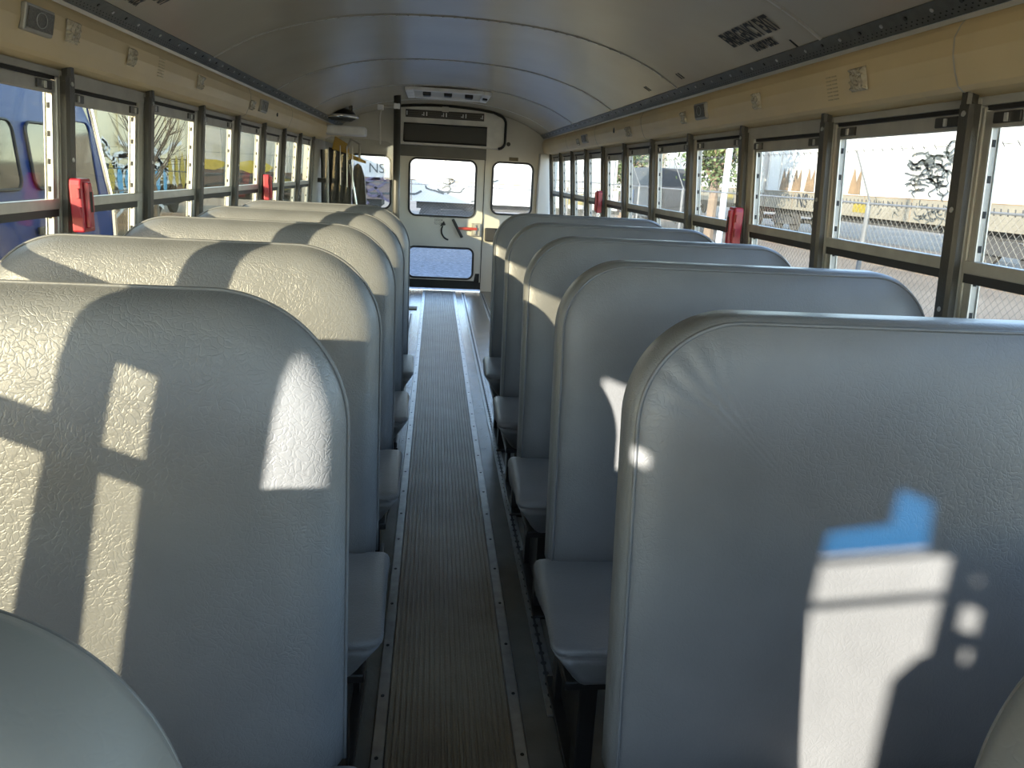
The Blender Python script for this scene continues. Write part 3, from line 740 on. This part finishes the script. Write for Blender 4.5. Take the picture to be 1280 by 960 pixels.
def blobs(rnd, cx_, cz_, w, h, n):
    m = MB()
    for k in range(n):
        x = cx_+(k/(n-1)-.5)*w+rnd.uniform(-.1, .1); hh = h*rnd.uniform(.6, 1); ww = w/n*rnd.uniform(.6, 1.1)
        p = [(x+ww*.5*math.cos(a)*rnd.uniform(.7, 1.25), cz_+hh*.5*math.sin(a)*rnd.uniform(.75, 1.2)) for a in [i*PI/5 for i in range(10)]]
        m.add([(u, 0, v) for u, v in p], [tuple(range(10))])
    return m
def freight_car(loc, rz, L_, mat_body, mat_sill, label, seed, number=None, lower=0., group=None, graf=(), H=4.2, sill_h=.78, logo=None, ymk=None):
    """local x along the car, the near face is y = 0, z from the rail top"""
    rnd = random.Random(seed)
    r = empty('freight_car', loc, rz); tag(r, label, 'train car', group)
    b = MB().box((.15, .02, 1.0), (L_-.15, 2.9, H)).build('car_body', mat_body, r)
    m = MB()
    n = int(L_/1.25)
    for k in range(n+1): x = .2+(L_-.4)*k/n; m.box((x-.03, -.02, 1.0+sill_h), (x+.03, .02, H-.1))
    m.build('side_rib', mat_body, b)
    m = MB(); m.box((.05, -.03, H-.12), (L_-.05, 2.95, H)); m.prism([(0, H), (2.9, H), (1.45, H+.22)], lambda y, z: (.05, y, z), lambda y, z: (L_-.05, y, z)); m.build('roof', mat_sill, r)
    s = MB().box((.05, -.05, 1.0), (L_-.05, .02, 1.0+sill_h)).build('side_sill', mat_sill, r)
    m = MB()
    for k in range(int(L_/3)+1): m.box((.3+k*3.0, -.056, 1.02), (.33+k*3.0, -.05, .98+sill_h))
    m.box((.05, -.058, .97+sill_h), (L_-.05, -.05, 1.0+sill_h)); m.build('sill_joint', M_RUST, s)
    MB().box((.5, .5, .72), (L_-.5, 2.4, 1.0)).build('underframe', M_UNDER, r)
    for bx_ in (1.9, L_-1.9):
        bo = MB().prism([(bx_-1.25, .35), (bx_-1.0, .62), (bx_-.35, .72), (bx_+.35, .72), (bx_+1.0, .62), (bx_+1.25, .35), (bx_+.5, .30), (bx_-.5, .30)], lambda x, z: (x, .25, z), lambda x, z: (x, .40, z)).build('bogie', M_UNDER, r)
        for dx in (-.85, .85):
            w = MB(); w.disc((bx_+dx, .42, .45), (0, 1, 0), .45, .13, 20); w.disc((bx_+dx, 2.3, .45), (0, 1, 0), .45, .13, 20); w.tube([(bx_+dx, .5, .45), (bx_+dx, 2.35, .45)], .08, 8); w.build('wheel', M_UNDER, bo)
    m = MB(); lx = L_-.8 if logo or L_ < 9 else .25
    for xx in (lx, lx+.45): m.box((xx, -.10, .7), (xx+.04, -.06, H-.2))
    for k in range(9): m.box((lx, -.10, .8+k*.38), (lx+.49, -.07, .83+k*.38))
    m.build('ladder', mat_sill, r)
    MB().box((L_, 1.2, .8), (L_+.35, 1.6, 1.0)).build('coupler', M_UNDER, r)
    if number: 
        t, px_, sz = number; text_mesh(t, sz, frame_matrix((px_, -.062, 1.0+sill_h*.5), (1,0,0), (0,0,1)), M_TEXT, 'car_number', s, bold=.02)
    yx = ymk or L_*.72
    yk = MB().box((yx, -.062, 1.0+sill_h*.2), (yx+1.1, -.055, 1.0+sill_h*.72)).build('yellow_marker', M_YSTRIPE, s)
    if logo: 
        x0, zz, ww, nlet = logo; m = MB()
        for k in range(nlet):
            x = x0+k*ww; m.add([(x, -.025, zz), (x+ww*.72, -.025, zz), (x+ww*.62, -.025, zz+ww*.8), (x+ww*.42, -.025, zz+ww*.35), (x+ww*.22, -.025, zz+ww*.8)], [(0,1,2,3,4)])
        m.build('faded_lettering', M_RUST, b)
    for (gx, gz, gw, gh, gm, kind, cnt) in graf:
        q = strokes(rnd, gx, gz, gw, gh, cnt, min(gw, gh)*.05) if kind == 's' else blobs(rnd, gx, gz, gw, gh, cnt)
        g = q.build('graffiti', M_GRAF[gm], b)
        g.location = (0, -.07-.004*gm, 0)
    return r
# right hand train: near faces point at the bus (-X); local x runs toward +Y... rotated so that y=0 face looks at -X
TX = 16.0; RAIL = -.55
def rt_car(y0, L_, **k): return freight_car((TX, y0+L_, RAIL), -PI/2, L_, **k)
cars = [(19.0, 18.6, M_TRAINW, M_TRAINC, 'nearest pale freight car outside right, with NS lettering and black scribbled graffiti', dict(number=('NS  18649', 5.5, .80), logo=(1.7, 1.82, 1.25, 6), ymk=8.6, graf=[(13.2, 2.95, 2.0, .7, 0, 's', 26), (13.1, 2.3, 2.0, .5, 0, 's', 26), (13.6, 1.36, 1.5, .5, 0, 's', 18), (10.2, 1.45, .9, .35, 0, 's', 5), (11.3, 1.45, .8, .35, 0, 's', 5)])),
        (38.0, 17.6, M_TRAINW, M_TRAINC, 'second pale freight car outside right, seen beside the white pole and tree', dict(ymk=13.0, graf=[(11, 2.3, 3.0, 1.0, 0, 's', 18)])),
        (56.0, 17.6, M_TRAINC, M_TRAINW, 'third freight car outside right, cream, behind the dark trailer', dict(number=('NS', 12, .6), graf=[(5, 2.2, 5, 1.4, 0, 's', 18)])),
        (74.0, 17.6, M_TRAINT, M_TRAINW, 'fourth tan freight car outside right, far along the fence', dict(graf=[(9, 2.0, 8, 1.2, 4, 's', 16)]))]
for y0, L_, b_, s_, lb, k in cars: rt_car(y0, L_, mat_body=b_, mat_sill=s_, label=lb, seed=int(y0), group='freight cars on the right hand track', **k)
struct(MB().prism([(TX-1.2, GROUND), (TX-.5, RAIL-.15), (TX+3.4, RAIL-.15), (TX+4.4, GROUND)], lambda x, z: (x, -10, z), lambda x, z: (x, 110, z)).build('track_bed', M_BALLAST))
# left hand train
LX = -8.5
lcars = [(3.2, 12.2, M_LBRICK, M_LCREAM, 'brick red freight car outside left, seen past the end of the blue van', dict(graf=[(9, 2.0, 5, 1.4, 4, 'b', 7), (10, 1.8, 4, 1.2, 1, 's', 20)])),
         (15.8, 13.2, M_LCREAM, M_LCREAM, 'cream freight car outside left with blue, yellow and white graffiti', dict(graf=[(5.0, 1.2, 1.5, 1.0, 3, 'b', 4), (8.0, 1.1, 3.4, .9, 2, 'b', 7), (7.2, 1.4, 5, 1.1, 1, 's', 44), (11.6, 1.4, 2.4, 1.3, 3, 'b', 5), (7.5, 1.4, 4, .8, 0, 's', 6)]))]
for y0, L_, b_, s_, lb, k in lcars:
    freight_car((LX, y0, RAIL), PI/2, L_, b_, s_, lb, int(y0), group='freight cars on the left hand track', **k)
struct(MB().prism([(LX+1.2, GROUND), (LX+.5, RAIL-.15), (LX-3.4, RAIL-.15), (LX-4.4, GROUND)], lambda x, z: (x, 4, z), lambda x, z: (x, 28.5, z)).build('track_bed', M_BALLAST))
# rear train across the back
RY = 30.5
rcars = [(-19.25, 17.6, M_TRAINW, M_TRAINP, 'pinkish freight car lettered NS seen through the rear left window', dict(graf=[(16.3, .95, 2.4, 1.0, 4, 's', 16), (8.5, 1.95, 8, .5, 3, 'b', 6), (12, 1.3, 8, .8, 0, 's', 14)])),
         (-1.3, 8.4, M_TRAINW, M_TRAINW, 'white freight car with faint graffiti seen through the rear door', dict(graf=[(2.2, 1.5, 2.0, .6, 0, 's', 7)]))]
for x0, L_, b_, s_, lb, k in rcars:
    rc = freight_car((x0, RY, -.86), 0, L_, b_, s_, lb, int(x0*10), group='freight cars behind the bus', sill_h=.8, **k)
    if x0 < -5:
        bd = [c for c in rc.children if c.name.startswith('car_body')][0]
        text_mesh('NS', .5, frame_matrix((16.95, -.02, 2.12), (1,0,0), (0,0,1)), M_GRAF[0], 'car_lettering', bd)
struct(MB().prism([(RY-.5, GROUND), (RY-.2, -.9), (RY+3.4, -.9), (RY+4., GROUND)], lambda y, z: (-20, y, z), lambda y, z: (7.6, y, z)).build('track_bed', M_BALLAST))

# chain link fences
def fence(p0, p1, top, label, pitch=.078, r=.0016, wires=3):
    p0 = Vector((*p0, 0)); p1 = Vector((*p1, 0)); d = p1-p0; L_ = d.length; d.normalize(); nrm = Vector((-d.y, d.x, 0))
    H = top-GROUND-.05; zb = GROUND+.05
    root = empty('chain_link_fence', (p0.x, p0.y, GROUND)); tag(root, label, 'fence')
    base = Vector((p0.x, p0.y, GROUND))
    def pt(s, z, o=0): return p0+d*s+nrm*o+Vector((0,0,z))-base
    m = MB(); k = -int(H/pitch)-1
    def wire(a, b):
        a = Vector(a); b = Vector(b); t = (b-a).normalized(); u = t.cross(nrm).normalized()
        vs = []
        for p in (a, b):
            for q in (u*r, -u*r*.5+nrm*r*.87, -u*r*.5-nrm*r*.87): vs.append(p+q)
        m.add(vs, [(0,1,4,3), (1,2,5,4), (2,0,3,5)])
    while k*pitch < L_:
        s0 = k*pitch
        a0 = max(0, s0); a1 = min(L_, s0+H)
        if a1 > a0:
            wire(pt(a0, zb+a0-s0, .003), pt(a1, zb+a1-s0, .003))
            wire(pt(a0, zb+H-(a0-s0), -.003), pt(a1, zb+H-(a1-s0), -.003))
        k += 1
    m.build('mesh_fabric', M_FENCE, root)
    m = MB(); n = max(1, int(L_/3.0))
    for i in range(n+1):
        q = MB().tube([pt(L_*i/n, GROUND), pt(L_*i/n, top-.02), pt(L_*i/n, top+.03), pt(L_*i/n, top+.5, .22)], [.024, .024, .010, .008], 8); q.build('fence_post', M_POST, root)
    MB().tube([pt(0, top), pt(L_, top)], .011, 6).build('top_rail', M_POST, root)
    m = MB(); s = 0
    while s < L_: m.tube([pt(s, top-.02), pt(s+.012, top+.035)], .005, 4); s += .078
    m.build('wire_tip', M_UNDER, root)
    m = MB()
    for j in range(wires):
        e = (j+1)/wires; m.tube([pt(0, top+.5*e, .22*e), pt(L_, top+.5*e, .22*e)], .0035, 4)
        s = .05
        while s < min(L_, 30): m.tube([pt(s, top+.5*e-.02, .22*e-.012), pt(s+.01, top+.5*e+.02, .22*e+.012)], .004, 3); s += .16
    m.build('barbed_wire', M_UNDER, root)
fence((4.3, 1.5), (4.3, 29), 1.20, 'galvanised chain link fence with barbed wire outside the right windows', wires=1)
fence((-6.6, 9.6), (-6.6, 19.4), .55, 'chain link fence outside the left windows before the graffiti train', pitch=.10, r=.0028)
fence((-8.3, 20), (4.1, 20), .95, 'chain link fence across the back, seen through the rear door', wires=1)

# white pole, trees, trailer
lp = empty('light_pole', (5.3, 14.35, GROUND)); tag(lp, 'tall white pole by the fence outside the right windows', 'pole')
MB().tube([(0,0,0), (0,0,6)], .058, 12).build('pole_shaft', M_WHITE, lp, smooth=True); MB().box((-.18,-.18,0), (.18,.18,.25)).build('pole_base', M_ROAD, lp)
def tree(loc, h, rad, leaves, label, seed, tk=1.):
    rnd = random.Random(seed); r = empty('tree', loc); tag(r, label, 'tree')
    tips = []; m = MB()
    m.tube([(0,0,0), (.05,0,h*.35), (0,.05,h*.6)], [q*tk for q in [h*.03, h*.024, h*.016]], 8)
    for k in range(22):
        a = rnd.uniform(0, 6.28); z0 = h*rnd.uniform(.3, .6); e = rnd.uniform(.5, 1.0)
        p1 = (rad*.5*e*math.cos(a), rad*.5*e*math.sin(a), z0+h*.14*e); p2 = (rad*e*math.cos(a+.3), rad*e*math.sin(a+.3), z0+h*.36*e)
        m.tube([(0,0,z0), p1, p2], [q*tk for q in [h*.011, h*.007, h*.003]], 5); tips += [p1, p2]
        for j in range(3):
            b = a+rnd.uniform(-1, 1); m.tube([p1, (p1[0]+rad*.4*math.cos(b), p1[1]+rad*.4*math.sin(b), p1[2]+h*.15*rnd.random())], [q*tk for q in [h*.005, h*.002]], 4)
    m.build('trunk', M_BARK, r)
    if leaves:
        m = MB()
        for k in range(leaves):
            t = rnd.choice(tips); c = Vector(t)+Vector((rnd.gauss(0, rad*.22), rnd.gauss(0, rad*.22), rnd.gauss(0, h*.08)))
            u = Vector((rnd.gauss(0,1), rnd.gauss(0,1), rnd.gauss(0,1))).normalized()*.10; v = u.orthogonal().normalized()*.06
            m.add([c-u, c+v, c+u, c-v], [(0,1,2,3)])
        m.build('foliage', M_LEAF, r)
tree((11.4, 32.0, GROUND), 7.4, 1.7, 5000, 'green leafy tree beyond the fence on the right', 4)
tree((11.4, 48.0, GROUND), 6.5, 2.0, 5000, 'second green tree farther down the right fence', 9)
tree((-5.4, 15.6, GROUND), 4.6, .85, 0, 'bare branching tree outside the left windows', 12, .28)
tr_ = empty('box_trailer', (10.2, 37.5, GROUND)); tag(tr_, 'dark boxy trailer with a blue tarp beyond the fence on the right', 'trailer')
MB().box((0,0,.6), (2.2,6.0,3.0)).build('trailer_box', mk('dark_trailer', (.03,.033,.036), .7), tr_, bevel=.05)
for y in (1.2, 2.2): MB().disc((.02, y, .42), (1,0,0), .42, .25, 18).build('wheel', M_TYRE, tr_)
MB().box((-.04,2.9,.6), (0,4.6,1.9)).build('tarp', M_BLUE, tr_)
MB().tube([(1.1,0,.7), (1.1,-1.2,.5)], .05, 8).build('tow_bar', M_UNDER, tr_)

# blue van beside the bus on the left
vn = empty('blue_van', (-3.3, 6.0, GROUND)); tag(vn, 'dark blue van parked beside the bus outside the left windows', 'van')
def vp(x, y, z): return (x+3.3, y-6.0, z-GROUND)
prof = [(-3.36, -.72), (-3.30, -.3), (-3.30, .75), (-3.36, 1.50), (-3.48, 1.90), (-3.75, 2.05), (-5.0, 2.05), (-5.2, 1.9), (-5.3, .75), (-5.3, -.72)]
m = MB(); m.prism(prof, lambda x, z: vp(x, 3.6, z), lambda x, z: vp(x, 8.28-max(0, z-.75)*.16, z)); m.build('van_body', M_BLUEVAN, vn, bevel=.05, seg=3)
def vx(z): return -3.30-max(0, z-.75)*.08+.006
for i, (a, b, z0, z1) in enumerate(((3.9, 5.35, .98, 1.50), (5.5, 6.60, .98, 1.50), (6.80, 7.28, .98, 1.50), (7.36, 8.0, .80, 1.56))):
    p = rrect(a, b, z0, z1, .09)
    w = MB().prism(p, lambda y, z: vp(vx(z)-.004, y, z), lambda y, z: vp(vx(z)+.010, y, z)).build('van_window', M_VGLASS, vn)
    MB().tube([vp(vx(z)+.012, y, z) for y, z in p+p[:1]], .012, 6).build('window_trim', M_BLACKR if i < 3 else M_BLUEVAN, w)
MB().box(vp(-3.29, 3.7, .86), vp(-3.275, 8.1, .90)).build('belt_moulding', M_BLACKR, vn)
MB().tube([vp(-3.30, 8.27, -.3), vp(-3.30, 8.30, .75), vp(-3.40, 8.17, 1.75)], .03, 8).build('chrome_edge', M_CHROME, vn)
for y in (4.4, 7.4): 
    w = MB().disc(vp(-3.33, y, GROUND+.36), (1,0,0), .36, .06, 24).build('wheel', M_TYRE, vn); MB().disc(vp(-3.275, y, GROUND+.36), (1,0,0), .2, .012, 16).build('hub', M_ALU, w)
MB().box(vp(-3.28, 6.7, .62), vp(-3.255, 6.95, .68)).build('door_handle', M_BLACKR, vn, bevel=.008)

# ------------------------------------------------------------------ light
w = bpy.data.worlds.new('world'); S.world = w; w.use_nodes = True
nt = w.node_tree; bg = nt.nodes['Background']
sky = nt.nodes.new('ShaderNodeTexSky'); sky.sky_type = 'NISHITA'; sky.sun_disc = False
sky.sun_elevation = math.radians(30); sky.sun_rotation = math.radians(225); sky.altitude = 100; sky.dust_density = .4; sky.air_density = 1.
nt.links.new(sky.outputs[0], bg.inputs['Color']); bg.inputs['Strength'].default_value = 1.75
sd = Vector((1, 1.05, -.355)).normalized()
sl = bpy.data.lights.new('sun', 'SUN'); sl.energy = 26.; sl.angle = math.radians(.53); sl.color = (1., .94, .82)
so = bpy.data.objects.new('sun', sl); COL.objects.link(so); so.rotation_euler = (-sd).to_track_quat('Z', 'Y').to_euler(); so.location = (-6, -6, 5)
S.view_settings.view_transform = 'Standard'; S.view_settings.look = 'None'; S.view_settings.exposure = .0; S.view_settings.gamma = 1.1
